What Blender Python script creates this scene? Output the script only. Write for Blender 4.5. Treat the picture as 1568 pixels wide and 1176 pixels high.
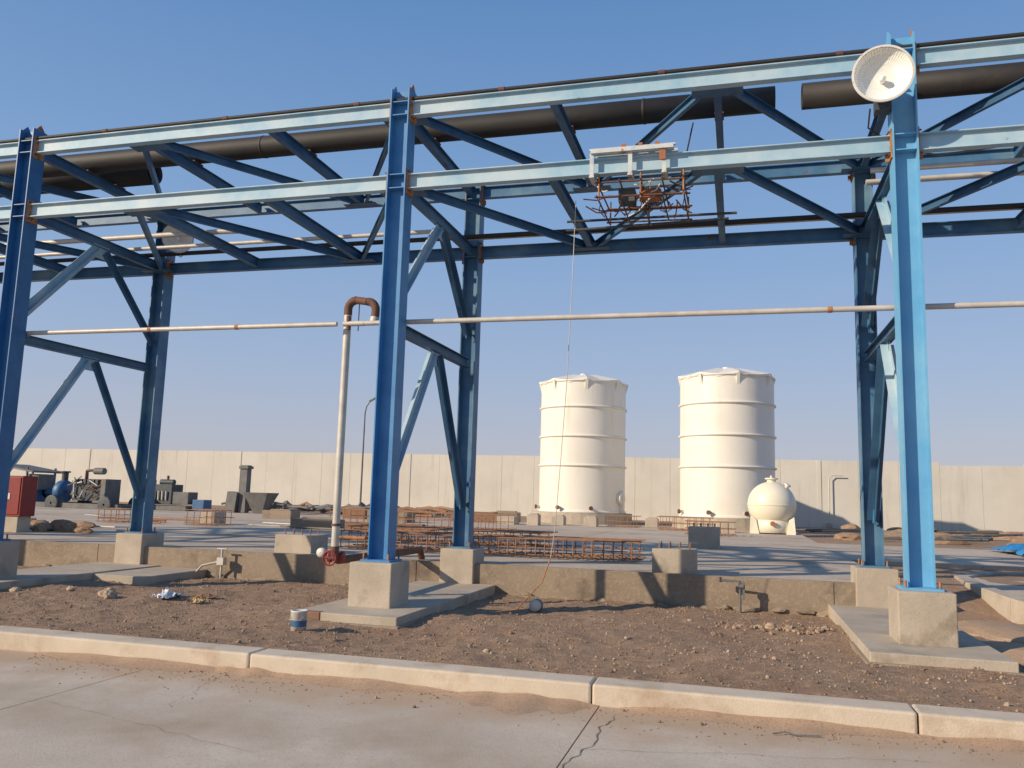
import bpy, bmesh, math, random
from mathutils import Vector, Matrix, noise
random.seed(7)
sc=bpy.context.scene
for o in list(bpy.data.objects): bpy.data.objects.remove(o)
COL=sc.collection
# ---------------------------------------------------------------- materials
def mk(name,c1,c2,scale=4,lo=.35,hi=.65,rough=.8,c3=None,s3=3,t3=(.62,.68),bump=.2,bscale=40,stretch=(1,1,1),metal=0,c4=None,s4=.3,t4=(.4,.7),s3stretch=(1,1,1),bdist=.01,c5=None,s5=60,t5=(.45,.7)):
    m=bpy.data.materials.new(name); m.use_nodes=True
    nt=m.node_tree; N=nt.nodes; L=nt.links; b=N['Principled BSDF']
    b.inputs['Roughness'].default_value=rough; b.inputs['Metallic'].default_value=metal
    tc=N.new('ShaderNodeTexCoord')
    def nz(s,st=(1,1,1),det=8,off=0):
        mp=N.new('ShaderNodeMapping'); mp.inputs['Scale'].default_value=st; mp.inputs['Location'].default_value=(off,off*.7,off*.3)
        L.new(tc.outputs['Object'],mp.inputs[0])
        n=N.new('ShaderNodeTexNoise'); n.inputs['Scale'].default_value=s; n.inputs['Detail'].default_value=det; n.inputs['Roughness'].default_value=.62
        L.new(mp.outputs[0],n.inputs['Vector']); return n
    def ramp(n,a,bb):
        r=N.new('ShaderNodeMapRange'); r.inputs[1].default_value=a; r.inputs[2].default_value=bb
        L.new(n.outputs[0],r.inputs[0]); return r
    def mix(fac,A,B):
        x=N.new('ShaderNodeMix'); x.data_type='RGBA'
        L.new(fac.outputs[0],x.inputs[0])
        for i,v in ((6,A),(7,B)):
            if isinstance(v,tuple): x.inputs[i].default_value=(*v,1)
            else: L.new(v,x.inputs[i])
        return x.outputs[2]
    col=mix(ramp(nz(scale,stretch),lo,hi),c1,c2)
    if c4: col=mix(ramp(nz(s4,(1,1,1),4,5.3),*t4),col,c4)
    if c5: col=mix(ramp(nz(s5,(1,1,1),6,7.9),*t5),col,c5)
    if c3: col=mix(ramp(nz(s3,s3stretch,9,11.7),*t3),col,c3)
    L.new(col,b.inputs['Base Color'])
    if bump:
        bp=N.new('ShaderNodeBump'); bp.inputs['Strength'].default_value=bump; bp.inputs['Distance'].default_value=bdist
        L.new(nz(bscale,stretch,10,2.2).outputs[0],bp.inputs['Height']); L.new(bp.outputs[0],b.inputs['Normal'])
    return m
RUSTC=(.30,.14,.07)
M={}
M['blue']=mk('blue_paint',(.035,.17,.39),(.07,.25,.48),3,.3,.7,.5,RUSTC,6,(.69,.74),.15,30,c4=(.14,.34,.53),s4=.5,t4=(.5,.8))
M['blueR']=mk('lit_blue_paint',(.10,.34,.58),(.16,.41,.63),3,.3,.7,.5,RUSTC,6,(.69,.74),.15,30,c4=(.24,.47,.64),s4=.6,t4=(.5,.8))  # right columns: same blue with sunlit brightness put into the colour
M['blueL']=mk('shaded_blue_paint',(.02,.11,.28),(.04,.17,.36),3,.3,.7,.5,RUSTC,6,(.70,.74),.15,30)  # left columns: same blue with their shade put into the colour
M['bluel']=mk('faded_lit_blue_paint',(.21,.40,.54),(.35,.50,.59),4,.3,.7,.6,RUSTC,7,(.67,.74),.15,30,c4=(.48,.57,.61),s4=.8,t4=(.45,.7))  # chalky fade, plus the sunlit tone of front beams and braces painted in
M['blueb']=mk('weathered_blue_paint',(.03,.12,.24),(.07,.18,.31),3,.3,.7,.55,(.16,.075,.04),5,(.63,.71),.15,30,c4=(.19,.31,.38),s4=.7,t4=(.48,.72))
M['blued']=mk('shaded_brace_paint',(.020,.078,.17),(.05,.14,.255),3,.3,.7,.55,(.14,.06,.035),5,(.65,.74),.15,30,c4=(.10,.21,.31),s4=.6,t4=(.5,.75))  # shade of bracing undersides and back legs painted into the blue
M['rust']=mk('rusty_steel',(.50,.24,.10),(.29,.12,.055),14,.3,.7,.85,bump=.4,bscale=60,c4=(.16,.12,.10),s4=9,t4=(.55,.6))
M['rustd']=mk('dark_rusty_steel',(.17,.075,.045),(.09,.045,.032),14,.3,.7,.75,bump=.4,bscale=60)
M['rebar']=mk('rusty_rebar',(.36,.20,.12),(.22,.115,.07),8,.3,.7,.9,bump=.2)
M['black']=mk('bitumen_coated_pipe',(.018,.016,.015),(.032,.028,.025),3,.35,.7,.65,(.05,.04,.032),2,(.6,.8),.3,15,stretch=(.4,1,1))
M['galv']=mk('galvanized_pipe',(.60,.56,.50),(.44,.41,.37),5,.3,.7,.5,RUSTC,3,(.70,.74),.1,30,metal=.1)
M['conc']=mk('concrete',(.47,.405,.32),(.37,.315,.25),3,.3,.7,.9,(.23,.185,.14),1.7,(.58,.75),.5,45,c4=(.53,.46,.37),s4=1.2,t4=(.5,.75),c5=(.30,.25,.19),s5=70,t5=(.55,.75))
M['concd']=mk('dark_concrete',(.31,.245,.18),(.22,.17,.125),2.5,.3,.7,.92,(.11,.085,.065),1.2,(.52,.7),.6,40,stretch=(.5,.5,1),c5=(.35,.28,.20),s5=25,t5=(.5,.7))  # darker, browner concrete with blotches
M['kerb']=mk('kerb_concrete',(.62,.535,.425),(.51,.435,.34),3,.3,.7,.9,(.38,.28,.195),2.4,(.53,.75),.4,60,c5=(.44,.36,.275),s5=90,t5=(.55,.75))
M['road']=mk('road_concrete',(.55,.475,.385),(.47,.40,.325),1.3,.3,.7,.88,(.38,.30,.22),.75,(.5,.72),.3,90,c4=(.61,.54,.45),s4=.5,t4=(.5,.7),c5=(.41,.33,.25),s5=45,t5=(.52,.75))
M['slab']=mk('slab_concrete',(.51,.42,.325),(.41,.335,.26),.8,.3,.7,.9,(.28,.21,.15),.5,(.52,.7),.25,50,c4=(.55,.465,.37),s4=.25,t4=(.45,.7),c5=(.36,.285,.21),s5=8,t5=(.5,.75))
M['wall']=mk('precast_concrete_wall',(.60,.575,.51),(.53,.505,.445),.6,.3,.7,.92,(.40,.37,.32),1.1,(.56,.88),.3,12,c4=(.63,.605,.54),s4=.25,t4=(.5,.75),s3stretch=(2.5,1,.2))
M['dirt']=mk('dry_soil',(.43,.285,.185),(.32,.205,.13),2.2,.3,.7,.98,(.50,.35,.235),9,(.52,.72),1,55,c4=(.27,.17,.11),s4=.45,t4=(.5,.75),bdist=.035,c5=(.21,.135,.085),s5=30,t5=(.50,.68))
M['stone']=mk('pebble_stone',(.47,.36,.26),(.30,.21,.14),9,.3,.7,.95,bump=.3)
M['white']=mk('white_gelcoat',(.80,.76,.67),(.75,.71,.62),.9,.3,.7,.42,(.62,.53,.41),1.4,(.56,.88),.05,10,s3stretch=(2,2,.25))
M['cream']=mk('cream_gelcoat',(.80,.75,.60),(.74,.68,.52),1.5,.3,.7,.4,(.5,.38,.25),2,(.66,.85),.05,10)
M['wpaint']=mk('white_enamel',(.68,.66,.60),(.55,.53,.48),6,.3,.7,.5,RUSTC,7,(.62,.68),.1,40)
M['fpaint']=mk('faded_white_paint',(.60,.62,.60),(.46,.50,.51),8,.3,.7,.6,RUSTC,9,(.58,.66),.1,40,c4=(.3,.42,.5),s4=5,t4=(.5,.7))
M['red']=mk('red_paint',(.26,.015,.015),(.18,.012,.012),5,.3,.7,.5,bump=.1)
M['mach']=mk('machine_enamel',(.035,.045,.055),(.075,.085,.09),5,.3,.7,.6,(.16,.12,.09),3,(.6,.7),.2,20)
M['mgrey']=mk('machine_grey',(.17,.17,.165),(.10,.10,.10),3,.3,.7,.65,(.2,.13,.08),2,(.6,.7),.2,20)
M['mblue']=mk('machine_blue',(.03,.10,.23),(.05,.14,.28),4,.3,.7,.5,bump=.1)
M['tarp']=mk('blue_tarp',(.03,.22,.5),(.05,.30,.6),4,.3,.7,.5,bump=.6,bscale=8)
M['plastic']=mk('plastic_sheet',(.55,.57,.6),(.25,.38,.6),20,.5,.62,.35,bump=.6,bscale=25)
M['card']=mk('cardboard',(.42,.29,.17),(.5,.38,.18),12,.4,.6,.8,bump=.1)
M['orange']=mk('orange_paint',(.42,.15,.06),(.27,.10,.05),12,.3,.7,.7,bump=.1)
M['sand']=mk('windblown_sand',(.46,.32,.21),(.37,.25,.165),5,.3,.7,.98,bump=.5,bscale=80,c5=(.27,.18,.12),s5=50,t5=(.5,.7))
M['brick']=mk('brown_brick',(.28,.16,.10),(.20,.11,.07),9,.3,.7,.95,bump=.5)
M['crack']=mk('crack_dirt',(.16,.125,.095),(.25,.20,.15),9,.3,.7,.98,bump=.1)
def glossm(name,c,r=.25,met=0,trans=0):
    m=bpy.data.materials.new(name); m.use_nodes=True; b=m.node_tree.nodes['Principled BSDF']
    b.inputs['Base Color'].default_value=(*c,1); b.inputs['Roughness'].default_value=r; b.inputs['Metallic'].default_value=met; b.inputs['Transmission Weight'].default_value=trans
    n=m.node_tree.nodes.new('ShaderNodeTexNoise'); n.inputs['Scale'].default_value=20
    mr=m.node_tree.nodes.new('ShaderNodeMapRange'); mr.inputs[3].default_value=r*.7; mr.inputs[4].default_value=min(1,r*1.4)
    m.node_tree.links.new(n.outputs[0],mr.inputs[0]); m.node_tree.links.new(mr.outputs[0],b.inputs['Roughness'])
    return m
M['refl']=glossm('prismatic_acrylic',(.86,.87,.82),.3,0,.15)
M['bulb']=glossm('bulb_glass',(.9,.9,.85),.12)
def road_sand():
    m=M['road']; nt=m.node_tree; N=nt.nodes; L=nt.links; b=N['Principled BSDF']
    old=b.inputs['Base Color'].links[0].from_socket
    tc=N.new('ShaderNodeTexCoord'); sp=N.new('ShaderNodeSeparateXYZ'); L.new(tc.outputs['Object'],sp.inputs[0])
    mr=N.new('ShaderNodeMapRange'); mr.inputs[1].default_value=5.0; mr.inputs[2].default_value=6.25; L.new(sp.outputs[1],mr.inputs[0])
    n=N.new('ShaderNodeTexNoise'); n.inputs['Scale'].default_value=2.2; n.inputs['Detail'].default_value=9; L.new(tc.outputs['Object'],n.inputs['Vector'])
    ad=N.new('ShaderNodeMath'); ad.operation='ADD'; L.new(mr.outputs[0],ad.inputs[0]); L.new(n.outputs[0],ad.inputs[1])
    m2=N.new('ShaderNodeMapRange'); m2.inputs[1].default_value=.8; m2.inputs[2].default_value=1.3; L.new(ad.outputs[0],m2.inputs[0])
    x=N.new('ShaderNodeMix'); x.data_type='RGBA'; L.new(m2.outputs[0],x.inputs[0]); L.new(old,x.inputs[6]); x.inputs[7].default_value=(.46,.335,.23,1)
    L.new(x.outputs[2],b.inputs['Base Color'])
road_sand()
# ---------------------------------------------------------------- builder
class MB:
    def __init__(s): s.v=[];s.f=[];s.m=[];s.mats=[];s.sm=[]
    def mi(s,k):
        if k not in s.mats: s.mats.append(k)
        return s.mats.index(k)
    def add(s,vs,fs,k,smooth=False):
        o=len(s.v); s.v+= [tuple(v) for v in vs]; i=s.mi(k)
        for f in fs: s.f.append([o+a for a in f]); s.m.append(i); s.sm.append(smooth)
    def box(s,c,d,k,rz=0,rx=0,ry=0,taper=1):
        R=Matrix.Rotation(rz,3,'Z')@Matrix.Rotation(ry,3,'Y')@Matrix.Rotation(rx,3,'X'); c=Vector(c)
        vs=[]
        for z in(-1,1):
            t=taper if z>0 else 1
            for x,y in((-1,-1),(1,-1),(1,1),(-1,1)):
                vs.append(c+R@Vector((x*d[0]/2*t,y*d[1]/2*t,z*d[2]/2)))
        s.add(vs,[(3,2,1,0),(4,5,6,7),(0,1,5,4),(1,2,6,5),(2,3,7,6),(3,0,4,7)],k)
    def bx(s,x0,x1,y0,y1,z0,z1,k): s.box(((x0+x1)/2,(y0+y1)/2,(z0+z1)/2),(x1-x0,y1-y0,z1-z0),k)
    def prism(s,sec,p0,p1,k,up=(0,0,1)):
        p0=Vector(p0);p1=Vector(p1);d=(p1-p0).normalized();up=Vector(up)
        side=d.cross(up).normalized(); u2=side.cross(d).normalized()
        n=len(sec); vs=[p+side*a+u2*b for p in(p0,p1) for a,b in sec]
        fs=[tuple(range(n))[::-1],tuple(range(n,2*n))]+[(i,(i+1)%n,n+(i+1)%n,n+i) for i in range(n)]
        s.add(vs,fs,k)
    def tube(s,path,r,k,n=12,cap=True):
        P=[Vector(p) for p in path]; vs=[];fs=[]
        ref=None
        for i,p in enumerate(P):
            d=((P[min(i+1,len(P)-1)]-P[max(i-1,0)])).normalized()
            if ref is None:
                ref=Vector((0,0,1)) if abs(d.z)<.9 else Vector((1,0,0))
            a=(ref-d*ref.dot(d)).normalized(); b=d.cross(a); ref=a
            rr=r[i] if isinstance(r,(list,tuple)) else r
            for j in range(n):
                t=2*math.pi*j/n; vs.append(p+a*math.cos(t)*rr+b*math.sin(t)*rr)
        for i in range(len(P)-1):
            for j in range(n): fs.append((i*n+j,i*n+(j+1)%n,(i+1)*n+(j+1)%n,(i+1)*n+j))
        s.add(vs,fs,k,True)
        if cap:
            s.add([vs[j] for j in range(n)],[tuple(range(n))[::-1]],k); s.add(vs[-n:],[tuple(range(n))],k)
    def lathe(s,prof,c,k,n=48,axis='Z',smooth=True):
        vs=[];fs=[];c=Vector(c)
        for r,z in prof:
            for j in range(n):
                t=2*math.pi*j/n
                p=Vector((r*math.cos(t),r*math.sin(t),z))
                if axis=='Y': p=Vector((p.x,p.z,p.y))
                if axis=='X': p=Vector((p.z,p.x,p.y))
                vs.append(c+p)
        for i in range(len(prof)-1):
            for j in range(n): fs.append((i*n+j,i*n+(j+1)%n,(i+1)*n+(j+1)%n,(i+1)*n+j))
        s.add(vs,fs,k,smooth)
    def rock(s,c,r,k,seed=0,sub=2,flat=.7,amp=.35):
        bm=bmesh.new(); bmesh.ops.create_icosphere(bm,subdivisions=sub,radius=1)
        vs=[];o=Vector((seed*3.1,seed*1.7,0))
        for v in bm.verts:
            q=v.co*(1+amp*noise.noise(v.co*1.3+o)+amp*.5*noise.noise(v.co*3+o)); vs.append(Vector((q.x*r[0],q.y*r[1],q.z*r[2]))+Vector(c))
        fs=[tuple(v.index for v in f.verts) for f in bm.faces]; bm.free(); s.add(vs,fs,k)
    def obj(s,name,parent=None,bevel=0):
        me=bpy.data.meshes.new(name); me.from_pydata(s.v,[],s.f)
        for k in s.mats: me.materials.append(M[k])
        for p,i,sm in zip(me.polygons,s.m,s.sm): p.material_index=i; p.use_smooth=sm
        bm=bmesh.new(); bm.from_mesh(me); bmesh.ops.recalc_face_normals(bm,faces=bm.faces); bm.to_mesh(me); bm.free()
        o=bpy.data.objects.new(name,me); COL.objects.link(o)
        if parent: o.parent=parent
        if bevel:
            b=o.modifiers.new('b','BEVEL'); b.width=bevel; b.segments=2; b.limit_method='ANGLE'
        return o
def empty(name):
    o=bpy.data.objects.new(name,None); COL.objects.link(o); return o
def Isec(h,b,tf,tw):
    H=h/2;B=b/2;T=tw/2
    return [(-B,-H),(B,-H),(B,-H+tf),(T,-H+tf),(T,H-tf),(B,H-tf),(B,H),(-B,H),(-B,H-tf),(-T,H-tf),(-T,-H+tf),(-B,-H+tf)]
def Lsec(a,t): return [(0,0),(a,0),(a,t),(t,t),(t,a),(0,a)]
def Csec(h,b,t): return [(0,-h/2),(b,-h/2),(b,-h/2+t),(t,-h/2+t),(t,h/2-t),(b,h/2-t),(b,h/2),(0,h/2)]
Xm,Yf,Yb,zb=-4.2157,9.538,12.657,.673
ZT,Z2,ZP=6.466,5.476,3.687
SZ=.44
cols=[Xm+6*i for i in(-3,-2,-1,0,1,2,3)]
# ---------------------------------------------------------------- ground
def gh(x,y):
    if y<6.45: return -.04
    if y<12.5:
        t=(y-6.45)/6; base=.10-.09*t
        e=min(1,(y-6.45)/.35)
        n=.05*noise.noise((x*.7,y*.7,0))+.028*noise.noise((x*2.5,y*2.5,3))+.018*noise.noise((x*8,y*8,1))+.013*abs(noise.noise((x*19,y*19,5)))
        return -.04+(base+.04+n*e)*min(1,e*3)
    if x<2.2: return .38+(.05 if y>34 else 0)
    t=min(1,(y-12.5)/2.2); return .01+.35*t*t*(3-2*t)+.03*noise.noise((x,y,2))
xs=[-500,-200,-90,-45,-25,-17]+[-14+.05*i for i in range(int(20/.05))]+[6.3,7,8,10,14,20,40,90,200,500]
ys=[-200,-60,-20,0,4,6.2,6.44]+[6.47+.05*i for i in range(int(5.95/.05))]+[12.46,12.52]+[12.8+.4*i for i in range(9)]+[18,22,26,30,34,36,40,45,50,60,90,200,700]
gv=[(x,y,gh(x,y)) for y in ys for x in xs]; nx=len(xs)
gf=[(j*nx+i,j*nx+i+1,(j+1)*nx+i+1,(j+1)*nx+i) for j in range(len(ys)-1) for i in range(nx-1)]
g=MB(); g.add(gv,gf,'dirt',True); g.obj('ground')
g=MB()
bm=bmesh.new(); bmesh.ops.create_icosphere(bm,subdivisions=1,radius=1); iv=[v.co.copy() for v in bm.verts]; iF=[tuple(v.index for v in f.verts) for f in bm.faces]; bm.free()
def pebble(x,y,z,r):
    R=Matrix.Rotation(random.random()*6,3,'Z')@Matrix.Rotation(random.random()*3,3,'X')
    sx,sy,sz=[random.uniform(.6,1.3) for _ in range(3)]
    g.add([R@Vector((v.x*sx*r*random.uniform(.8,1.15),v.y*sy*r,v.z*sz*r*.8))+Vector((x,y,z)) for v in iv],iF,'stone' if random.random()<.35 else 'dirt')
for i in range(10000):
    x=random.uniform(-12,5); y=random.uniform(6.62,12.35)
    r=.005+.011*random.random()**2
    if random.random()<.02: r=random.uniform(.015,.028)
    pebble(x,y,gh(x,y)+r*.3,r)
for i in range(170):
    x=random.gauss(.5,.42); y=random.gauss(10.45,.2); r=random.uniform(.010,.032); pebble(x,y,gh(x,y)+r*.4,r)
g.obj('gravel')
g=MB()
for i in range(800):
    x=random.uniform(-6,3); y=6.27-abs(random.gauss(0,.3)); r=random.uniform(.003,.007)
    if random.random()<.02: r=.013
    pebble(x,y,r*.5,r)
g.obj('road_grit')
g=MB()
for sidx,(x,w,d) in enumerate(((-1.55,.55,.20),(-2.9,.8,.10),(-5.0,1.1,.11),(.4,.9,.09),(-.35,.5,.07),(2.0,.8,.10),(-3.9,.5,.06))):
    n=24; vs=[];
    for j in range(9):
        for i in range(n+1):
            u=i/n*2-1; prof=max(0,1-u*u)*(1+.5*noise.noise((x+u*3,sidx,0)))
            v=j/8; vs.append((x+u*w, 6.289-v*d*2.2*prof, .004+.035*(1-v)**1.5*prof-.004*v))
    g.add(vs,[(j*(n+1)+i,j*(n+1)+i+1,(j+1)*(n+1)+i+1,(j+1)*(n+1)+i) for j in range(8) for i in range(n)],'sand',True)
g.obj('sand_drift')
g=MB(); xj=[-200,-60,-12.25,-8.5,-4.75,-1.0,2.75,6.5,10.25,60,200]
for i in range(len(xj)-1):
    g.bx(xj[i]+.005,xj[i+1]-.005,1.206,6.285,-.12,0,'road'); g.bx(xj[i]+.005,xj[i+1]-.005,-60,1.194,-.12,0.0005,'road')
g.bx(-200,200,-60,6.28,-.2,-.02,'concd')
g.obj('concrete_road')
g=MB()
def crack(p0,p1,w,seed):
    n=50; p0=Vector(p0);p1=Vector(p1);d=p1-p0;s=Vector((-d.y,d.x)).normalized(); vs=[]
    for i in range(n+1):
        t=i/n; c=p0+d*t+s*(.10*noise.noise((t*3,seed,0))+.035*noise.noise((t*14,seed,1)))
        ww=w*(.3+.9*abs(noise.noise((t*9,seed,4))))*(1 if .05<t<.95 else .3)
        vs+=[(c.x-s.x*ww,c.y-s.y*ww,.003),(c.x+s.x*ww,c.y+s.y*ww,.003)]
    g.add(vs,[(2*i,2*i+1,2*i+3,2*i+2) for i in range(n)],'crack')
crack((-.97,4.6),(-.86,6.1),.007,3); crack((-3.75,5.1),(-4.1,6.1),.003,5); crack((-2.6,4.4),(-4.7,5.0),.003,8); crack((-1.0,5.2),(1.2,5.7),.003,9)
g.obj('road_cracks')
g=MB(); kj=[-30,-27,-24,-21,-18.1,-15.3,-12.4,-9.6,-6.77,-3.92,-1.06,1.14,4.0,7.0,10,13,16,30]
for i in range(len(kj)-1):
    dz=random.uniform(-.004,.004)
    x0,x1=kj[i]+.005,kj[i+1]-.005
    g.box(((x0+x1)/2,6.434+random.uniform(-.004,.004),.02+dz),(x1-x0,.28,.26),'kerb')
g.obj('kerb',bevel=.018)
# ---------------------------------------------------------------- slab
g=MB()
sx=[-60,-40,-28,-16.2,-10.2,-4.2,2.15]; sy=[12.46,18,24,30,35.5]
for i in range(len(sx)-1):
    for j in range(len(sy)-1):
        g.bx(sx[i]+.008,sx[i+1]-.008,sy[j]+(.008 if j else .12),sy[j+1]-.008,.2,SZ+random.uniform(-.003,.003),'slab')
for a,b in((2.15,8),(8,14),(14,30)):
    for c,d in((18.2,21.5),(21.5,25.5)): g.bx(a+.008,b-.008,c+.008,d-.008,.2,SZ+random.uniform(-.003,.003),'slab')
g.bx(-60,2.14,12.5,35.4,.1,SZ-.03,'concd')
g.obj('concrete_slab')
g=MB()
a=-60
for b in(-28,-16.2,-10.9,-4.9,1.25,2.15):
    g.bx(a+.004,b-.004,12.45,12.572,-.3,SZ+.02,'concd'); a=b
for i in range(60):
    x=random.uniform(-12,1.2); g.rock((x,12.42,random.uniform(-.02,.05)),(random.uniform(.05,.25),.05,random.uniform(.02,.06)),'concd',i,1)
g.obj('retaining_wall',bevel=.006)
g=MB(); pts=[(6.6,9.0),(5.0,9.9),(4.1,11.2),(3.6,12.8),(3.45,14.4),(3.6,15.8),(4.3,17.0),(5.6,17.6),(8,17.7),(20,17.7)]
kz=lambda y:.40 if y>14 else .40-(14-y)*.05
for (x0,y0),(x1,y1) in zip(pts,pts[1:]):
    g.prism([(-.11,-.4),(.11,-.4),(.11,0),(-.11,0)],(x0,y0,kz(y0)),(x1,y1,kz(y1)),'conc')
g.obj('side_kerb',bevel=.01)
g=MB(); q=[(x+.12,y,kz(y)-.04) for x,y in pts]+[(20,9.0,.12)]; q2=[(x,y,.0) for x,y,z in q]; n=len(q); cc=len(q)*2
ctr=(12,14,.3)
g.add(q+q2+[ctr],[(i,(i+1)%n,cc) for i in range(n)]+[(i,(i+1)%n,n+(i+1)%n,n+i) for i in range(n)],'slab'); g.obj('side_apron')
# ---------------------------------------------------------------- boundary wall
g=MB(); x=-110
while x<80:
    w=1.9; h=3.82+random.uniform(-.008,.008); y=45.9+random.uniform(-.004,.004)
    if 9.5<x<12.6: h=3.66+random.uniform(-.05,.05)
    g.bx(x+.004,x+w-.004,y,y+.2,.2,h,'wall'); 
    if (int((x+110)/1.9))%6==0: g.bx(x-.10,x+.10,y-.03,y-.001,.2,h+.01,'wall')
    x+=w
g.bx(-110,80,46.0,46.08,.2,3.5,'concd')
g.obj('boundary_wall',bevel=.006)
# ---------------------------------------------------------------- pipe rack
rack=empty('steel_pipe_rack')
CS=Isec(.26,.25,.016,.012)
for X in cols:
    for Y,front in((Yf,1),(Yb,0)):
        g=MB(); k=('blueR' if X>0 else 'blueL' if X<-8 else 'blue') if front else 'blueb'  # front column blue varies: painted sunlit tone right, painted shade left
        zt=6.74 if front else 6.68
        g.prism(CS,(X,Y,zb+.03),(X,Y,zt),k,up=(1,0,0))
        for s_ in(-1,1):
            g.add([(X+s_*.13,Y-.08,zt-.001),(X+s_*.13,Y+.08,zt-.001),(X+s_*.13,Y,zt+.09),(X+s_*.115,Y-.08,zt-.001),(X+s_*.115,Y+.08,zt-.001),(X+s_*.115,Y,zt+.09)],[(0,1,2),(3,5,4),(0,2,5,3),(1,4,5,2)],'rust' if s_>0 else k)
        g.bx(X-.19,X+.19,Y-.19,Y+.19,zb-.001,zb+.028,k)
        for sx_ in(-1,1):
            for sy_ in(-1,1): g.tube([(X+.16*sx_,Y+.16*sy_,zb+.02),(X+.16*sx_,Y+.16*sy_,zb+.10)],.012,'rust',8)
        for z in(ZT,Z2):
            for s_ in(-1,1):
                g.bx(X+s_*.139-.008,X+s_*.139+.008,Y-.10,Y+.09,z-.17,z+.16,'rust')
                g.bx(X+s_*.17-.022,X+s_*.17+.022,Y-.005,Y+.005,z-.18,z-.10,'rust')
                for bz in(-.13,.13):
                    g.tube([(X+s_*.145,Y-.075,z+bz),(X+s_*.17,Y-.075,z+bz)],.012,'rustd',6)
            for zz in(z-.09,z+.09): g.bx(X-.113,X+.113,Y-.11,Y-.009,zz-.006,zz+.006,k)
        g.obj('column',rack)
BS=Isec(.195,.11,.012,.008)
g=MB();gb=MB()
for a,b in zip(cols,cols[1:]):
    for z in(ZT,Z2):
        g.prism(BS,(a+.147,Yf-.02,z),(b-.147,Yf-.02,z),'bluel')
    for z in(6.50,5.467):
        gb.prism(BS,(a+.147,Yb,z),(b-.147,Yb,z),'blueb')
g.obj('front_beams',rack); gb.obj('back_beams',rack)
g=MB(); TS=Isec(.16,.09,.01,.007); LS=Lsec(.10,.009); CH=Csec(.12,.055,.008)
for i,(a,b) in enumerate(zip(cols,cols[1:])):
    flip=(i%2==0)
    for z in(ZT,Z2):
        zz=z
        for t in(0,2,4):
            X=a+t
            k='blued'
            if t==0: g.prism(TS,(X,Yf+.13,zz),(X,Yb-.13,zz),k)
            else: g.prism(TS,(X,Yf+.04,zz),(X,Yb-.06,zz),k)
        p=(Yb,Yf,Yb,Yf) if flip else (Yf,Yb,Yf,Yb)
        for q in range(3):
            y0=p[q]+(.14 if p[q]==Yf else -.14);y1=p[q+1]+(.14 if p[q+1]==Yf else -.14)
            x0=a+2*q+.1; x1=a+2*q+1.9
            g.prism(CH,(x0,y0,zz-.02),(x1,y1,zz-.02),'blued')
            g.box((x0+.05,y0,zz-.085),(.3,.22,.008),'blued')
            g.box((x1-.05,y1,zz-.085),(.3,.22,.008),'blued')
g.obj('plan_bracing',rack)
g=MB(); Ym=(Yf+Yb)/2
for X in cols:
    g.prism(Isec(.14,.12,.009,.007),(X,Yf+.13,3.60),(X,Yb-.13,3.60),'blued')
    for (y0,z0,y1,z1) in((Yf+.02,3.95,Ym-.1,5.36),(Yb-.02,4.05,Ym+.1,5.36),(Yf+.02,1.62,Ym-.1,3.5),(Yb-.02,1.32,Ym+.1,3.5)):
        front=y0<Ym
        g.prism(LS,(X-.02,y0+(.1 if front else -.1),z0),(X-.02,y1,z1),'bluel' if front else 'blued',up=(1,0,0))  # front legs coloured as sunlit, back legs as shaded
        g.prism(LS,(X+.02,y0+(.1 if front else -.1),z0),(X+.02,y1,z1),'bluel' if front else 'blued',up=(-1,0,0))
    for z in(5.33,3.45): g.box((X,Ym,z),(.012,.36,.22),'bluel')
    for y,z in((Yf+.16,4.02),(Yb-.16,4.12),(Yf+.16,1.70),(Yb-.16,1.40)): g.box((X,y,z),(.012,.12,.24),'blue')
g.obj('frame_bracing',rack)
g=MB()
g.tube([(-22+2*i,Yf-.055,6.60+.012*noise.noise((i,0,0))) for i in range(19)],.026,'black',8)
for i in range(15): g.tube([(-15+2*i+.1,Yf-.055,6.60),(-15+2*i+.18,Yf-.055,6.60)],.033,'rustd',8)
g.tube([(-22,12.2,5.60),(14,12.2,5.60)],.04,'black',8)
g.tube([(-22,11.8,5.59),(-4.6,11.8,5.59)],.035,'galv',8)
g.tube([(-22,11.2,5.60),(-8,11.22,5.60),(-7.6,11.25,5.60)],.045,'galv',8)
g.tube([(1.6,10.6,5.62),(14,10.6,5.60)],.035,'galv',8)
g.tube([(1.6,11.0,5.62),(14,11.0,5.60)],.04,'galv',8)
g.tube([(-4.2,12.35,5.62),(14,12.35,5.62)],.03,'galv',8)
g.tube([(1.85+i*.4,9.9+.25*math.sin(i*.9),5.58-.03*math.sin(i*2)) for i in range(14)],.014,'mgrey',6)
g.obj('cable_conduit')
def pipeline(x0,x1,y,z,r,name,flange=()):
    g=MB(); n=28
    k=max(1,int((x1-x0)/3)); 
    prof=[(r-.012,x0+.3),(r-.012,x0)]+[(r,x0+(x1-x0)*i/k) for i in range(k+1)]+[(r-.012,x1),(r-.012,x1-.3)]
    g.lathe(prof,(0,y,z),'black',n,'X')
    for fx in flange: g.lathe([(r,fx-.02),(r+.006,fx-.015),(r+.006,fx+.015),(r,fx+.02)],(0,y,z),'black',n,'X')
    for X in cols:
        for t in(0,2,4):
            if x0<X+t<x1: g.box((X+t,y,6.553),(.12,.22,.02),'rustd')
    g.obj(name)
pipeline(-24,.49,10.7,6.72,.165,'black_pipeline',(-19,-13,-7,-1.2))
pipeline(.82,16,10.7,6.72,.165,'black_pipeline',(6.8,))
pipeline(-24,-9.5,11.34,6.76,.2,'black_pipeline',(-15,))
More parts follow.
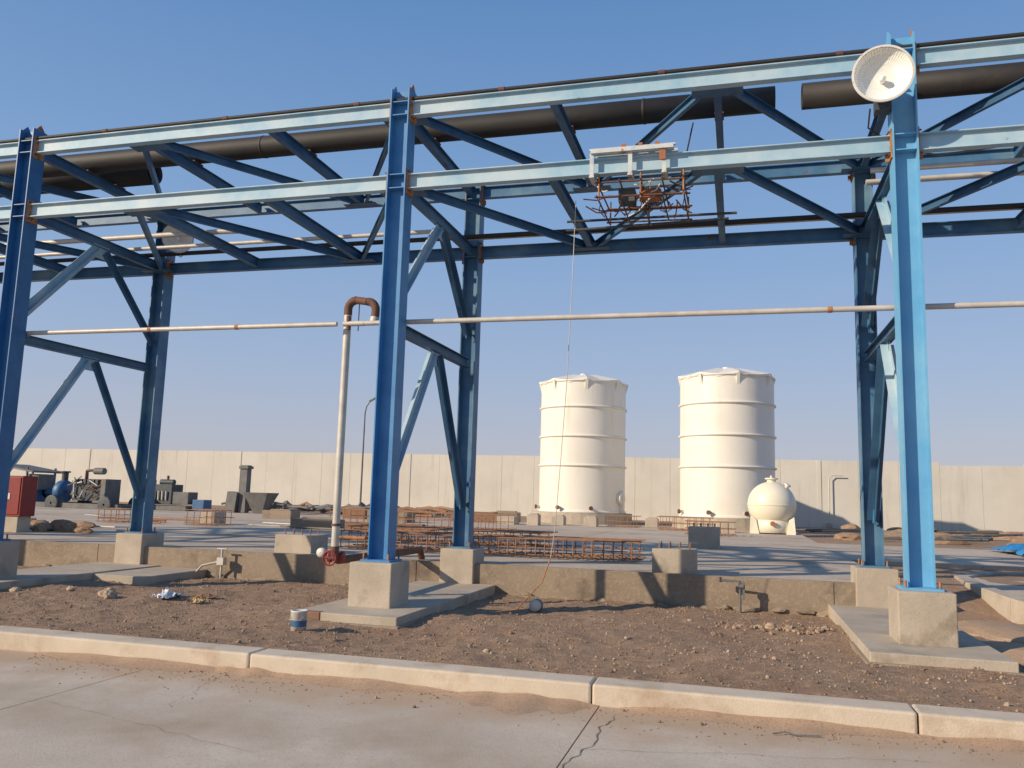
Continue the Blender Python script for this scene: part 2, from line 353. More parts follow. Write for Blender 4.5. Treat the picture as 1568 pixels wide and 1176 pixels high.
def arc(c,r,a0,a1,ax1,ax2,n=8):
    c=Vector(c);ax1=Vector(ax1);ax2=Vector(ax2)
    return [c+ax1*r*math.cos(a0+(a1-a0)*i/n)+ax2*r*math.sin(a0+(a1-a0)*i/n) for i in range(n+1)]
g=MB(); YP=Yf+.2
g.tube([(-24,YP,ZP),(-5.1,YP,ZP)],.033,'galv',12)
g.tube([(-4.72,YP,ZP),(16,YP,ZP)],.033,'galv',12)
for x in(-14,-8.0,-6.6,1.0,7): g.tube([(x-.025,YP,ZP),(x+.025,YP,ZP)],.037,'rust',12)
for x in cols: g.box((x-.0,YP,ZP-.045),(.2,.06,.02),'blue')
RX,RY=-5.03,9.9
g.tube([(RX,RY,.74),(RX,RY,3.86)],.05,'galv',16)
X2=-4.60
p=[(RX,RY,3.84)]+arc((RX+.12,RY,3.92),.12,math.pi,math.pi/2,(1,0,0),(0,0,1))
g.tube(p,.055,'rustd',16)
g.tube([(RX+.12,RY,4.04),(X2-.12,RY-.06,4.0)],.05,'rustd',16)
g.tube(arc((X2-.12,RY-.06,3.88),.12,math.pi/2,0,(1,0,0),(0,0,1))+[(X2,RY-.08,3.75)],.055,'rustd',16)
g.tube([(X2,RY-.08,3.77),(X2,RY-.1,3.70)],.06,'galv',14)
g.tube([(-5.0,YP,ZP),(-4.70,YP,ZP)],.036,'galv',12)
g.tube([(-4.93,YP,ZP-.08),(-4.93,YP,ZP+.10)],.03,'rustd',10)
g.tube([(RX+.17,RY-.02,3.62),(RX+.17,RY-.02,4.05)],.008,'black',6)
g.tube([(RX,RY,1.06),(RX,RY,1.09)],.06,'rustd',14)
g.tube([(RX,RY,.80)]+arc((RX,RY+.14,.76),.14,math.pi,1.5*math.pi,(0,1,0),(0,0,1))+[(RX,12.3,.60),(RX,12.9,.6),(RX,13.0,.45)],.055,'rustd',14)
g.tube([(RX,RY,.92),(RX+.42,RY,.92)],.022,'rust',10)
g.obj('water_pipeline')
g=MB(); vx,vy,vz=-5.05,10.05,.66
g.lathe([(0.01,-.10),(.075,-.10),(.075,-.07),(.05,-.06),(.06,0),(.05,.06),(.075,.07),(.075,.10),(.01,.10)],(vx,vy-.06,vz),'red',18,'X')
g.tube([(vx+.02,vy-.06,vz),(vx+.02,vy-.28,vz)],.018,'galv',10)
g.tube([(vx+.02+.09*math.cos(t*math.pi/8),vy-.28,vz+.09*math.sin(t*math.pi/8)) for t in range(17)],.012,'red',8)
for t in range(4): g.tube([(vx+.02,vy-.28,vz),(vx+.02+.09*math.cos(t*math.pi/2),vy-.28,vz+.09*math.sin(t*math.pi/2))],.008,'red',6)
g.lathe([(.005,-.03),(.06,-.03),(.06,.03),(.005,.03)],(vx-.19,vy-.1,vz+.05),'wpaint',18,'Y')
g.tube([(vx-.19,vy-.06,vz+.05),(vx-.1,vy-.06,vz)],.02,'mblue',8)
g.obj('gate_valve')
# ---------------------------------------------------------------- footings, tie beams
for X in cols:
    for Y,f in((Yf,1),(Yb,0)):
        g=MB(); w=.27
        g.box((X+random.uniform(-.01,.01),Y,(zb-.1)/2),(2*w,.58,zb+.1-.002),'conc')
        g.box((X,Y,zb-.012),(2*w-.04,.54,.03),'conc')
        g.obj('concrete_footing',bevel=.012)
    g=MB(); z=.16
    y0=8.62
    g.bx(X-.62,X+.62,y0,12.44,-.25,z,'conc')
    g.bx(X-.66,X+.66,y0-.05,y0+1.2,-.3,z-.09,'concd')
    if abs(X-Xm)<1: g.bx(X-.63,X-.30,y0-.012,y0+.1,-.05,z+.004,'brick')
    if abs(X-(Xm-6))<1: g.bx(X+.625,X+1.55,10.9,12.44,-.2,z-.02,'conc')
    g.obj('tie_beam',bevel=.01)
def boltblock(x0,x1,y0,y1,z1,n=4):
    g=MB(); g.bx(x0,x1,y0,y1,.2,z1,'conc')
    for i in range(n):
        for yy in(.25,.75):
            x=x0+(x1-x0)*(i+.7)/(n+.4); y=y0+(y1-y0)*yy
            g.tube([(x,y,z1-.02),(x+random.uniform(-.01,.01),y,z1+.09)],.011,'rebar',6)
    g.obj('anchor_bolt_pedestal',bevel=.012)
boltblock(-1.25,-.62,12.6,13.15,.80)
boltblock(-7.75,-7.05,13.0,13.6,.74)
boltblock(-1.15,-.45,20,20.8,.92)
boltblock(-15.3,-14.8,21.4,22.0,.8)
boltblock(-9.0,-8.3,31,31.8,.75)
# ---------------------------------------------------------------- rebar cages
def cage(x0,x1,y0,y1,h,step=.2,name='rebar_cage',z=SZ+.03,nl=4):
    g=MB(); r=.012
    x=x0
    while x<=x1+.001:
        dx=random.uniform(-.02,.02)
        q=[(x+dx,y0,z),(x,y1,z),(x,y1,z+h),(x+dx,y0,z+h),(x+dx,y0,z)]
        for a,b in zip(q,q[1:]): g.tube([a,b],r*.9,'rebar',5,False)
        x+=step
    for j in range(nl):
        y=y0+(y1-y0)*j/(nl-1)
        for zz in(z,z+h): g.tube([(x0-.1,y,zz+.012),((x0+x1)/2,y,zz+.012-.01),(x1+.1,y,zz+.012)],r,'rebar',5,False)
    for zz in(z+h*.5,):
        for y in(y0,y1): g.tube([(x0-.1,y+.01,zz),(x1+.1,y+.01,zz)],r,'rebar',5,False)
    g.obj(name)
cage(-7.2,-1.75,14.4,15.5,.30,.17)
cage(-8.2,-3.9,16.9,17.9,.28,.2)
cage(-10.6,-6.9,24.5,25.8,.45,.25)
cage(-13.2,-10.8,25.5,26.5,.45,.25)
cage(-14.9,-14.1,20.3,21.2,.4,.2)
cage(-17.6,-16.9,20.0,20.8,.35,.2)
cage(-2.8,-1.0,31,32.2,.45,.25)
cage(-4.9,-3.8,32.4,33.2,.4,.25)
cage(-1.6,-.2,27.5,28.5,.4,.25)
for (x,y,w,d,h,k) in((-12.5,29,1.6,.8,.4,'concd'),(-10.4,33,2.0,.9,.35,'brick'),(-9.6,34.4,1.2,.6,.4,'concd'),(-14.8,31,1.0,.8,.4,'brick'),(-6.9,32.6,.5,.5,.35,'conc'),(-5.6,32.6,.5,.5,.35,'conc'),(-11.5,21.5,1.4,.6,.28,'concd'),(-16.5,28,1.2,.7,.3,'concd'),(-3.4,34.2,.5,.5,.35,'conc'),(-.4,31.4,.5,.5,.35,'conc'),(-7.6,31.3,.45,.45,.4,'conc'),(-9.8,22.5,2.8,.4,.15,'brick')):
    g=MB(); g.box((x,y,SZ+h/2-.03),(w,d,h+.06),k); g.box((x+w*.05,y,SZ+h+.02),(w*.7,d*.6,.06),k); g.obj('concrete_block',bevel=.02)
# ---------------------------------------------------------------- tanks
def tank(X,Y):
    T=empty('storage_tank'); R=1.91; z0=.89; z1=6.61
    g=MB()
    prof=[(0.01,z0),(R+.06,z0),(R+.06,z0+.08),(R,z0+.12)]
    rings=[2.93,4.20,5.49]
    prev=z0+.12
    for zr in rings:
        prof+=[(R,prev+.01),(R,prev+.04),(R,zr-.10),(R,zr-.07),(R,zr-.056),(R+.07,zr-.045),(R+.07,zr+.02),(R,zr+.045)]; prev=zr+.045
    prof+=[(R,prev+.01),(R,prev+.04),(R,z1-.5),(R,z1-.001)]
    g.lathe(prof,(X,Y,0),'white',72); g.obj('shell',T)
    g=MB(); n=16; vs=[];off=.25
    for i in range(n):
        a=2*math.pi*i/n+off; e=i%2; r=R+(.12 if e==0 else .03)
        vs.append((X+r*math.cos(a),Y+r*math.sin(a),z1-.03+(.14 if e==0 else 0.02)))
    for i in range(n):
        a=2*math.pi*i/n+off; vs.append((X+.72*math.cos(a),Y+.72*math.sin(a),z1+.40+(.03 if i%2==0 else -.02)))
    vs.append((X,Y,z1+.50))
    fs=[(i,(i+1)%n,n+(i+1)%n,n+i) for i in range(n)]+[(n+i,n+(i+1)%n,2*n) for i in range(n)]
    g.add(vs,fs,'white')
    lip=[(x,y,z-.09) for x,y,z in vs[:n]]
    g.add(vs[:n]+lip,[(i,(i+1)%n,n+(i+1)%n,n+i) for i in range(n)],'white')
    g.lathe([(R-.02,z1-.06),(R+.07,z1-.03),(R+.05,z1+.02)],(X,Y,0),'white',72)
    for i in range(0,n,2):
        a=2*math.pi*i/n+off; c=Vector((math.cos(a),math.sin(a),0)); s=Vector((-c.y,c.x,0)); o=Vector((X,Y,0))
        q=[o+c*(R-.01)+Vector((0,0,z1-.45)),o+c*(R+.12)+Vector((0,0,z1+.04)),o+c*(R-.01)+Vector((0,0,z1+.04))]
        g.add([p-s*.06 for p in q]+[p+s*.06 for p in q],[(0,1,2),(5,4,3),(0,3,4,1),(1,4,5,2),(2,5,3,0)],'white')
    g.tube([(X,Y,z1+.43),(X,Y,z1+.53)],.16,'white',16)
    g.obj('roof',T)
    g=MB()
    a=-.35; c=Vector((math.cos(a),math.sin(a))); px,py=X+c.x*(R+.02),Y+c.y*(R+.02)
    g.tube([(px-.05*c.x,py,1.55),(px+.12*c.x,py-.05,1.55)],.28,'white',20)
    g.tube([(px+.1,py-.05,1.9),(px+.13,py-.05,1.3),(px+.13,py-.05,.95)],.05,'white',10)
    for a in(-1.2,-1.9,-2.7):
        g.tube([(X+math.cos(a)*(R-.05),Y+math.sin(a)*(R-.05),1.10),(X+math.cos(a)*(R+.2),Y+math.sin(a)*(R+.2),1.10)],.06,'galv',12)
        g.tube([(X+math.cos(a)*(R+.16),Y+math.sin(a)*(R+.16),1.10),(X+math.cos(a)*(R+.22),Y+math.sin(a)*(R+.22),1.10)],.09,'rustd',14)
    g.obj('nozzles',T)
    g=MB(); g.lathe([(.01,.3),(R+.33,.3),(R+.33,z0-.002),(.01,z0-.002)],(X,Y,0),'conc',40,smooth=False); g.obj('plinth',T)
tank(-6.81,37.05); tank(-.48,35.7)
S=empty('spherical_vessel'); cx,cy,cz,R=1.14,31.9,1.47,.85
g=MB(); prof=[(max(.005,R*math.cos(t)),R*.99*math.sin(t)) for t in [math.radians(-90+6*i) for i in range(31)]]
g.lathe(prof,(cx,cy,cz),'cream',48); g.lathe([(R-.02,-.02),(R+.015,-.02),(R+.015,.02),(R-.02,.02)],(cx,cy,cz),'cream',48,smooth=False)
g.obj('shell',S)
g=MB(); g.tube([(cx,cy,cz+.78),(cx,cy,cz+.93)],.16,'cream',20); g.tube([(cx,cy,cz+.92),(cx,cy,cz+.97)],.23,'cream',20); g.tube([(cx,cy,cz+.97),(cx,cy,cz+1.06)],.05,'wpaint',10)
g.tube([(cx+.45,cy-.2,cz+.55),(cx+.55,cy-.25,cz+.72)],.07,'wpaint',12); g.tube([(cx+.53,cy-.25,cz+.7),(cx+.56,cy-.26,cz+.75)],.12,'wpaint',12)
g.tube([(cx,cy-.55,cz-.62),(cx,cy-.78,cz-.66)],.05,'orange',10); g.tube([(cx,cy-.75,cz-.66),(cx,cy-.8,cz-.66)],.09,'orange',12)
g.obj('nozzles',S)
g=MB()
for sx_ in(-1,1):
    for sy_ in(-1,1):
        a=Vector((cx+sx_*.78,cy+sy_*.6,SZ)); 
        g.add([a,a+Vector((-sx_*.32,0,0)),a+Vector((-sx_*.22,-sy_*.1,.5)),a+Vector((-sx_*.04,-sy_*.1,.62)),a+Vector((0,-sy_*.12,0)),a+Vector((-sx_*.32,-sy_*.12,0)),a+Vector((-sx_*.22,-sy_*.2,.5)),a+Vector((-sx_*.04,-sy_*.2,.62))],[(0,1,2,3),(7,6,5,4),(0,4,5,1),(1,5,6,2),(2,6,7,3),(3,7,4,0)],'cream')
g.lathe([(.62,-.99),(.72,-.99),(.66,-.55),(.58,-.5),(.62,-.99)],(cx,cy,cz),'cream',32)
g.obj('cradle',S)
# ---------------------------------------------------------------- floodlights
def floodlight(loc,rot,s,brk):
    F=empty('floodlight')
    g=MB(); n=120; prof=[(.295,0),(.302,.010),(.292,.02),(.28,.04),(.25,.08),(.20,.115),(.14,.14),(.08,.15),(.005,.152)]
    vs=[]
    for pi,(r,z) in enumerate(prof):
        for j in range(n):
            t=2*math.pi*j/n; rr=r-(.004 if j%2 and 1<pi<7 else 0); vs.append((rr*math.cos(t),z,rr*math.sin(t)))
    g.add(vs,[(i*n+j,i*n+(j+1)%n,(i+1)*n+(j+1)%n,(i+1)*n+j) for i in range(len(prof)-1) for j in range(n)],'refl')
    g.lathe([(.286,-.004),(.31,-.002),(.31,.012),(.286,.014)],(0,0,0),'wpaint',60,'Y',False)
    g.lathe([(.306,.012),(.305,.03),(.28,.09),(.22,.16),(.15,.22),(.11,.275)],(0,0,0),'refl',60,'Y')
    g.obj('reflector',F)
    g=MB(); g.lathe([(.005,.03),(.022,.035),(.038,.06),(.038,.085),(.028,.12),(.028,.15)],(0,0,-.03),'bulb',20,'Y'); g.obj('bulb',F)
    g=MB(); g.lathe([(.11,.27),(.115,.28),(.115,.48),(.09,.52),(.005,.525)],(0,0,0),'mach',24,'Y')
    for i in range(6): g.lathe([(.115,.29+.03*i),(.135,.292+.03*i),(.135,.3+.03*i),(.115,.302+.03*i)],(0,0,0),'mach',24,'Y')
    g.box((.02,.42,-.19),(.16,.2,.16),'mach')
    g.obj('ballast_housing',F)
    g=MB(); g.tube([(0,.4,0),(.1,.46,.06),brk],.018,'galv',8); g.tube([(-.1,.45,-.2),(-.12,.5,-.4),(.05,.6,-.5),(.2,.65,-.3)],.01,'black',6); g.obj('bracket',F)
    F.location=loc; F.rotation_euler=rot; F.scale=(s,s,s)
floodlight((1.51,9.0,6.07),(math.radians(4),0,math.radians(-4)),1,(.18,.42,.1))
floodlight((-9.45,12.0,5.82),(math.radians(25),0,math.radians(35)),.85,(-.3,.6,-.2))
# ---------------------------------------------------------------- lifting trolley
H=empty('lifting_trolley')
g=MB(); 
g.box((-1.20,Yf-.11,Z2+.155),(.98,.10,.05),'fpaint'); g.box((-1.20,Yf-.11,Z2+.188),(1.02,.04,.02),'fpaint')
g.box((-1.16,Yf+.04,Z2+.155),(.98,.10,.05),'fpaint')
for x in(-1.68,-1.22,-.82):
    g.box((x,Yf-.11,Z2+.0),(.05,.02,.30),'fpaint'); g.box((x,Yf+.10,Z2+.0),(.05,.02,.30),'fpaint'); g.box((x,Yf-.01,Z2-.15),(.06,.24,.02),'fpaint')
for x in(-1.3,-1.1,-.9): g.box((x,Yf-.12,Z2+.21),(.05,.03,.04),'orange')
g.box((-.84,Yf-.13,Z2+.06),(.07,.02,.12),'orange')
g.obj('beam_clamp_frame',H)
g=MB()
for z in(Z2-.2,Z2-.38):
    for y in(Yf-.05,Yf+.45,Yf+.9): g.tube([(-1.65,y,z),(-.55,y,z-.02)],.012,'rustd',6)
    for x in(-1.62,-1.35,-1.1,-.85,-.6): g.tube([(x,Yf-.1,z),(x,Yf+.95,z)],.010,'rustd',6)
for x in(-1.6,-1.1,-.6):
    for y in(Yf-.05,Yf+.9): g.tube([(x,y,Z2-.1),(x,y,Z2-.42)],.011,'rust',6)
for i in range(34):
    a=Vector((random.uniform(-1.6,-.6),Yf+random.uniform(0,.8),Z2-random.uniform(.12,.40))); b=a+Vector((random.uniform(-.35,.35),random.uniform(-.3,.3),random.uniform(-.12,.12)))
    g.tube([a,(a+b)/2+Vector((0,0,-.04)),b],.009,random.choice(['orange','rustd','wpaint','mach','mach']),6)
g.tube([(-2.2,Yf+.95,Z2-.44),(-.1,Yf+.95,Z2-.40)],.018,'mach',8)
g.tube([(-2.2,Yf+1.0,Z2-.30),(-.0,Yf+1.1,Z2-.28)],.018,'mach',8)
g.obj('basket',H)
g=MB(); g.lathe([(.005,-.13),(.07,-.13),(.085,-.10),(.085,.10),(.07,.13),(.005,.13)],(-1.02,Yf+.3,Z2-.27),'orange',20,'X'); g.box((-1.3,Yf+.3,Z2-.28),(.2,.2,.16),'mach'); g.tube([(-1.05,Yf+.3,Z2-.38),(-1.04,Yf+.3,Z2-.6),(-1.0,Yf+.3,Z2-.66)],.012,'black',6)
g.tube([(-.70,Yf+.5,Z2-.1),(-.62,Yf+.9,Z2+.5),(-.55,Yf+1.1,ZT)],.01,'black',6)
for i in range(5): g.tube([(-1.6+.25*i,Yf+.1,Z2-.4),(-1.62+.25*i,Yf+.1,Z2-.5),(-1.55+.25*i,Yf+.12,Z2-.58)],.007,'black',5)
g.obj('hoist_motor',H)
g=MB(); g.tube([(-2.0,10.1,5.3),(-2.03,10.12,4.2),(-2.09,10.2,3.0),(-2.17,10.3,2.0),(-2.25,10.4,1.1),(-2.30,10.42,.75)],.005,'galv',5)
g.tube([(-2.30,10.42,.75),(-2.40,10.42,.45),(-2.72,10.4,.09),(-2.95,10.2,.07)],.008,'rust',5)
g.obj('hanging_rope')
# ---------------------------------------------------------------- left machinery
E=empty('diesel_pump_skid'); ex,ey=-28.2,31.5
g=MB()
g.bx(ex-2.3,ex+2.2,ey-.9,ey-.7,SZ,SZ+.22,'mgrey'); g.bx(ex-2.3,ex+2.2,ey+.7,ey+.9,SZ,SZ+.22,'mgrey')
for x in(-2.1,-.7,.7,2.0): g.bx(ex+x-.08,ex+x+.08,ey-.7,ey+.7,SZ,SZ+.2,'mgrey')
for x in(-1.2,1.6):
    for s_ in(-1,1): g.lathe([(.05,-.1),(.32,-.1),(.36,-.07),(.36,.07),(.32,.1),(.05,.1)],(ex+x,ey-.95*s_,SZ+.2),'mach',20,'Y')
g.obj('chassis',E,.01)
g=MB()
g.box((ex,ey,1.15),(1.5,.7,.75),'mach'); g.box((ex,ey,1.62),(1.3,.4,.25),'mgrey'); g.box((ex+.98,ey,1.2),(.25,.95,1.1),'mgrey')
for i in range(6): g.box((ex-.55+.22*i,ey-.3,1.62),(.14,.2,.2),'mach')
g.lathe([(.01,-.02),(.42,-.02),(.42,.05),(.01,.05)],(ex+.8,ey,1.2),'mach',20,'X')
g.tube([(ex-.2,ey-.2,1.7),(ex-.2,ey-.2,2.1),(ex+.3,ey-.2,2.15)],.07,'rustd',10); g.tube([(ex+.25,ey-.2,2.1),(ex+.75,ey-.2,2.1)],.15,'mgrey',14)
g.tube([(ex-.6,ey-.4,.9),(ex-.6,ey-.45,1.5),(ex-.2,ey-.42,1.6)],.04,'wpaint',8)
for i in range(14):
    a=Vector((ex+random.uniform(-.8,.9),ey-.42,random.uniform(.8,1.7))); g.tube([a,a+Vector((random.uniform(-.3,.3),-.06,random.uniform(-.2,.2))),a+Vector((random.uniform(-.5,.5),-.02,random.uniform(-.3,.3)))],.025,random.choice(['mach','mgrey','wpaint','rustd']),6)
g.obj('engine',E,.015)
g=MB()
g.lathe([(.05,-.25),(.42,-.25),(.5,-.15),(.5,.12),(.42,.2),(.05,.2)],(ex-1.55,ey,1.15),'mblue',24,'X'); g.tube([(ex-1.8,ey,1.15),(ex-2.5,ey,1.1)],.16,'mblue',14); g.tube([(ex-2.5,ey,1.1),(ex-2.58,ey,1.1)],.26,'mblue',16)
g.tube([(ex-1.55,ey,1.5),(ex-1.55,ey,2.05)],.14,'mach',14); g.tube([(ex-1.55,ey,2.0),(ex-1.55,ey,2.07)],.22,'mach',14)
g.tube([(ex-.7,ey,1.15),(ex-1.3,ey,1.15)],.1,'mgrey',10)
g.box((ex-2.9,ey-.4,.85),(.8,.8,.7),'mblue')
g.obj('pump',E)
g=MB()
for x in(-2.6,-1.3): 
    for y in(-.8,.8): g.box((ex+x-1.6,ey+y,1.3),(.07,.07,1.8),'mach')
g.box((ex-3.55,ey,2.15),(2.2,1.9,.08),'mgrey',ry=.14); g.box((ex-3.5,ey,1.0),(1.6,1.4,.9),'mgrey'); g.box((ex-2.7,ey-.2,1.55),(.7,1.0,.7),'mgrey')
g.obj('canopy',E)
E=empty('generator_set'); ex,ey=-25.3,33
g=MB(); g.bx(ex-1.4,ex+1.4,ey-.6,ey+.6,SZ,SZ+.2,'mgrey'); g.box((ex-.3,ey,1.15),(1.5,.8,.9),'mach'); g.box((ex+.85,ey,1.0),(.9,.7,.55),'mgrey'); g.box((ex-1.2,ey,1.2),(.22,1.0,1.2),'mgrey')
g.tube([(ex-.1,ey,1.5),(ex-.1,ey,2.0)],.06,'rustd',10); g.tube([(ex-.3,ey-.2,1.7),(ex+.4,ey-.2,1.7)],.13,'mach',12)
for i in range(6): g.tube([(ex-.8+.2*i,ey-.45,.9),(ex-.8+.2*i,ey-.47,1.3)],.04,'wpaint',6)
g.box((ex+1.8,ey,.7),(.6,.6,.5),'mblue'); g.obj('engine',E,.02)
E=empty('feed_hopper'); ex,ey=-21.2,33
g=MB(); g.box((ex-.15,ey,1.5),(.34,.34,2.1),'mgrey'); g.box((ex-.15,ey,2.45),(.46,.46,.12),'mgrey'); g.box((ex-.6,ey-.1,.9),(.5,.5,.9),'mgrey',ry=.1)
v=[(-.25,-.2,SZ),(.15,-.2,SZ),(.15,.2,SZ),(-.25,.2,SZ),(-.6,-.5,1.35),(.5,-.5,1.35),(.5,.5,1.35),(-.6,.5,1.35)]
g.add([(ex+.75+a*1.1,ey+b,c) for a,b,c in v],[(3,2,1,0),(4,5,6,7),(0,1,5,4),(1,2,6,5),(2,3,7,6),(3,0,4,7)],'mgrey'); g.obj('body',E,.01)
g=MB()
for i in range(46):
    x=random.uniform(-25.5,-14.5); y=random.uniform(36,41); L_=random.uniform(.6,2.4); a=random.uniform(-.5,.5); z=SZ+random.uniform(.05,.3)
    g.tube([(x,y,z),(x+L_/2*math.cos(a),y+L_/2*math.sin(a),z+random.uniform(0,.25)),(x+L_*math.cos(a),y+L_*math.sin(a),z+random.uniform(-.1,.15))],random.uniform(.04,.12),random.choice(['mach','mach','mgrey','rebar']),8)
for i in range(34): g.rock((random.uniform(-25,-14),random.uniform(37,42),SZ+.08),(random.uniform(.2,.6),random.uniform(.2,.4),random.uniform(.12,.5)),random.choice(['mach','mach','mgrey','concd']),i,1)
g.obj('scrap_pile')
g=MB()
for i in range(30):
    x=random.uniform(-22,-12); y=random.uniform(14.5,24) ; L_=random.uniform(.5,2.2); a=random.uniform(-.35,.35)
    g.tube([(x,y,SZ+.04),(x+L_*math.cos(a),y+L_*math.sin(a),SZ+.04)],random.uniform(.015,.035),random.choice(['rebar','galv','concd']),6)
for i in range(16): g.rock((random.uniform(-18,-13.3),random.uniform(15,17.5),SZ+.05),(random.uniform(.1,.4),random.uniform(.1,.3),random.uniform(.06,.2)),'dirt',i,2)
g.obj('construction_debris')
g=MB()
for i in range(26):
    x=random.uniform(2.4,11); y=random.uniform(30,41); L_=random.uniform(1,3.5); a=random.uniform(-.3,.3)-(.5 if i%4==0 else 0)
    g.tube([(x,y,.46),(x+L_*math.cos(a),y+L_*math.sin(a),.47+random.random()*.15)],random.uniform(.03,.06),random.choice(['rebar','mach','concd','mach']),6)
for i in range(30): g.rock((random.uniform(3,15),random.uniform(30,44),.38),(random.uniform(.3,1.2),random.uniform(.2,.6),random.uniform(.1,.30)),'dirt',i,2)
g.obj('timber_pile')
E=empty('fire_hose_cabinet'); g=MB(); x,y=-15.2,14.5
g.bx(x-.6,x+.42,y,y+.4,.78,1.64,'red'); g.bx(x-.56,x+.38,y-.015,y-.001,.82,1.60,'red'); g.box((x-.09,y-.02,1.2),(.02,.01,.78),'mach')
g.box((x-.28,y-.021,1.2),(.16,.01,.15),'wpaint'); g.box((x+.08,y-.021,1.2),(.13,.01,.13),'wpaint'); g.box((x-.09,y+.2,.61),(.9,.35,.34),'conc'); g.obj('cabinet',E,.008)
g=MB(); X,Y=-21.2,44.6; g.tube([(X,Y,.4),(X,Y,6.1),(X+.08,Y,6.5),(X+.35,Y-.05,6.85)],[.06,.04,.035,.03],'mgrey',10); g.box((X+.45,Y-.05,6.9),(.4,.16,.08),'mgrey',ry=-.5); g.box((X,Y,.5),(.4,.4,.3),'conc'); g.obj('street_lamp')
g=MB(); X,Y=4.45,45.7; g.tube([(X,Y,.4),(X,Y,2.9),(X+.15,Y,3.05),(X+.7,Y,3.05)],.03,'galv',8); g.box((X,Y,.5),(.25,.25,.2),'conc'); g.obj('vent_pipe')
n=14
g=MB(); vs=[(6.3+2.6*i/n+.15*noise.noise((i*.5,j*.5,0)),22.0+2.8*j/n+.2*noise.noise((i*.4,j*.4,4)),SZ+.05+.30*abs(noise.noise((i*.45,j*.45,9)))) for j in range(n+1) for i in range(n+1)]
g.add(vs,[(j*(n+1)+i,j*(n+1)+i+1,(j+1)*(n+1)+i+1,(j+1)*(n+1)+i) for j in range(n) for i in range(n)],'tarp',True); g.obj('blue_tarpaulin')
def gz(x,y): return gh(x,y)
x,y=-4.4,7.95
g=MB(); z=gz(x,y)-.005; g.lathe([(.005,0),(.075,0),(.082,.19),(.088,.195),(.088,.21),(.075,.21),(.07,.03),(.005,.03)],(x,y,z),'wpaint',24); g.lathe([(.0795,.05),(.0825,.11)],(x,y,z),'mblue',24); g.tube([(x-.085,y,z+.19),(x-.06,y-.08,z+.12),(x+.06,y-.08,z+.12),(x+.085,y,z+.19)],.004,'galv',5); g.obj('paint_can')
x,y=-2.59,10.9; z=gz(x,y)
g=MB(); g.lathe([(.005,-.1),(.07,-.1),(.08,.1),(.07,.1),(.06,-.08),(.005,-.08)],(x,y,z+.08),'wpaint',20,'Y'); g.lathe([(.081,-.0),(.082,.06)],(x,y,z+.08),'orange',20,'Y'); g.obj('plastic_cup')
def sheet(x,y,w,d,h,k,name,seed,n=12):
    g=MB(); vs=[(x+w*(i/n-.5)+.2*w*noise.noise((i*.4,j*.4,seed)),y+d*(j/n-.5)+.2*d*noise.noise((i*.4,j*.4,seed+4)),gz(x,y)+.01+h*abs(noise.noise((i*.6,j*.6,seed+9)))*2) for j in range(n+1) for i in range(n+1)]
    g.add(vs,[(j*(n+1)+i,j*(n+1)+i+1,(j+1)*(n+1)+i+1,(j+1)*(n+1)+i) for j in range(n) for i in range(n)],k); g.obj(name)
sheet(-7.25,9.6,.26,.3,.08,'plastic','plastic_bag',1)
sheet(-6.72,9.5,.18,.18,.05,'card','cardboard_scrap',7)
sheet(-6.95,9.95,.35,.25,.03,'brick','cardboard_scrap',3)
g=MB()
for i,(x,y,r) in enumerate(((-7.8,9.15,.09),(-8.15,9.6,.06),(-8.6,9.4,.05),(-9.3,9.2,.06),(-.0,10.45,.04),(.35,10.4,.055),(.55,10.45,.05),(.95,10.45,.04),(-6.1,8.2,.03),(-2.2,7.4,.03),(2.5,8.3,.04))):
    g.rock((x,y,gz(x,y)+r*.4),(r*1.2,r,r*.7),'stone',i,3,amp=.45)
g.obj('rocks')
g=MB(); x,y=.0,12.2
g.tube([(x,y,0),(x,y,.42),(x-.28,y+.02,.43)],.02,'mgrey',8); g.tube([(x-.28,y+.02,.40),(x-.28,y+.02,.47)],.035,'mgrey',8); g.tube([(x-.02,y,.36),(x+.05,y,.36)],.04,'mgrey',8); g.box((x+.05,y,.3),(.03,.03,.25),'mgrey'); g.obj('standpipe_tap')
g=MB(); x,y=-8.3,12.3
g.box((x,y,.3),(.12,.1,.12),'galv'); g.tube([(x,y,-.05),(x,y,.5)],.018,'galv',8); g.tube([(x-.09,y,.5),(x+.09,y,.5)],.014,'galv',8); g.tube([(x,y,.3),(x-.3,y-.1,.22),(x-.4,y-.2,.05)],.018,'galv',8); g.obj('water_meter')
g=MB(); pts=[(.2,5.95,.012),(.28,5.99,.02),(.34,5.97,.012),(.5,6.0,.014)]; g.tube(pts,.005,'mgrey',6); g.obj('plastic_scrap')
g=MB(); g.rock((3.1,9.6,.0),(.7,1.3,.12),'sand',5,3); g.rock((3.0,11.6,.02),(.6,.9,.10),'sand',9,3); g.obj('sand_heap')
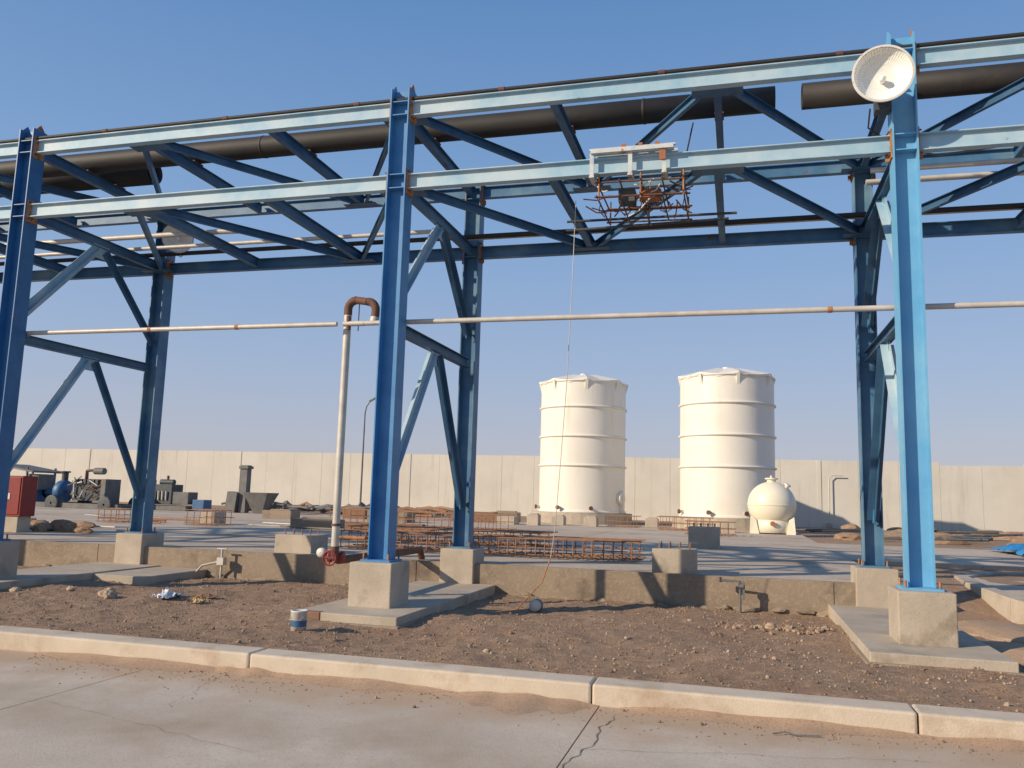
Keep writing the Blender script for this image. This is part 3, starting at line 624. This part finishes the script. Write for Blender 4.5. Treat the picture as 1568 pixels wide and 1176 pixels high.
# ---------------------------------------------------------------- light, world, camera
EL,AZ=math.radians(24),math.radians(50)
sd=Vector((-math.sin(AZ)*math.cos(EL),-math.cos(AZ)*math.cos(EL),math.sin(EL)))
l=bpy.data.lights.new('sun','SUN'); l.energy=5.0; l.angle=math.radians(.5); l.color=(1,.83,.62)
o=bpy.data.objects.new('sun',l); COL.objects.link(o); o.rotation_euler=sd.to_track_quat('Z','Y').to_euler(); o.location=(-20,-20,20)
w=bpy.data.worlds.new('World'); sc.world=w; w.use_nodes=True
nt=w.node_tree; N=nt.nodes; L=nt.links; bg=N['Background']; sk=N.new('ShaderNodeTexSky'); sk.sky_type='NISHITA'; sk.sun_disc=False
sk.sun_elevation=EL; sk.sun_rotation=math.atan2(sd.x,sd.y); sk.air_density=1.0; sk.dust_density=1.2; sk.ozone_density=2.0; sk.altitude=100
tc=N.new('ShaderNodeTexCoord'); sp=N.new('ShaderNodeSeparateXYZ'); L.new(tc.outputs['Generated'],sp.inputs[0])
cr=N.new('ShaderNodeValToRGB'); L.new(sp.outputs[2],cr.inputs[0]); e=cr.color_ramp.elements
e[0].position=0; e[0].color=(.54,.525,.57,1); e[1].position=1; e[1].color=(.07,.18,.42,1)
for p,c in((.06,(.49,.515,.625)),(.15,(.385,.49,.69)),(.30,(.255,.42,.70)),(.54,(.13,.285,.58))):
    x=e.new(p); x.color=(*c,1)
sc1=N.new('ShaderNodeVectorMath'); sc1.operation='SCALE'; sc1.inputs[3].default_value=9.5; L.new(cr.outputs[0],sc1.inputs[0])
mx=N.new('ShaderNodeMix'); mx.data_type='RGBA'; mx.inputs[0].default_value=.85; L.new(sk.outputs[0],mx.inputs[6]); L.new(sc1.outputs[0],mx.inputs[7])
L.new(mx.outputs[2],bg.inputs[0]); bg.inputs[1].default_value=.103
f,th,ro,ps,h=1270.2,.1348,.0289,.2688,1.5006
F0=Vector((-math.sin(ps),math.cos(ps),0));R0=Vector((math.cos(ps),math.sin(ps),0));Zv=Vector((0,0,1))
Fw=F0*math.cos(th)+Zv*math.sin(th);U=Zv*math.cos(th)-F0*math.sin(th)
R1=R0*math.cos(ro)+U*math.sin(ro);U1=U*math.cos(ro)-R0*math.sin(ro)
cam=bpy.data.cameras.new('camera'); cam.sensor_width=36; cam.lens=36*f/1568; cam.clip_end=2000; cam.clip_start=.05
co=bpy.data.objects.new('camera',cam); COL.objects.link(co)
mt=Matrix((R1,U1,-Fw)).transposed().to_4x4(); mt.translation=Vector((0,0,h)); co.matrix_world=mt
sc.camera=co
sc.view_settings.view_transform='Standard'; sc.view_settings.look='None'; sc.view_settings.exposure=0
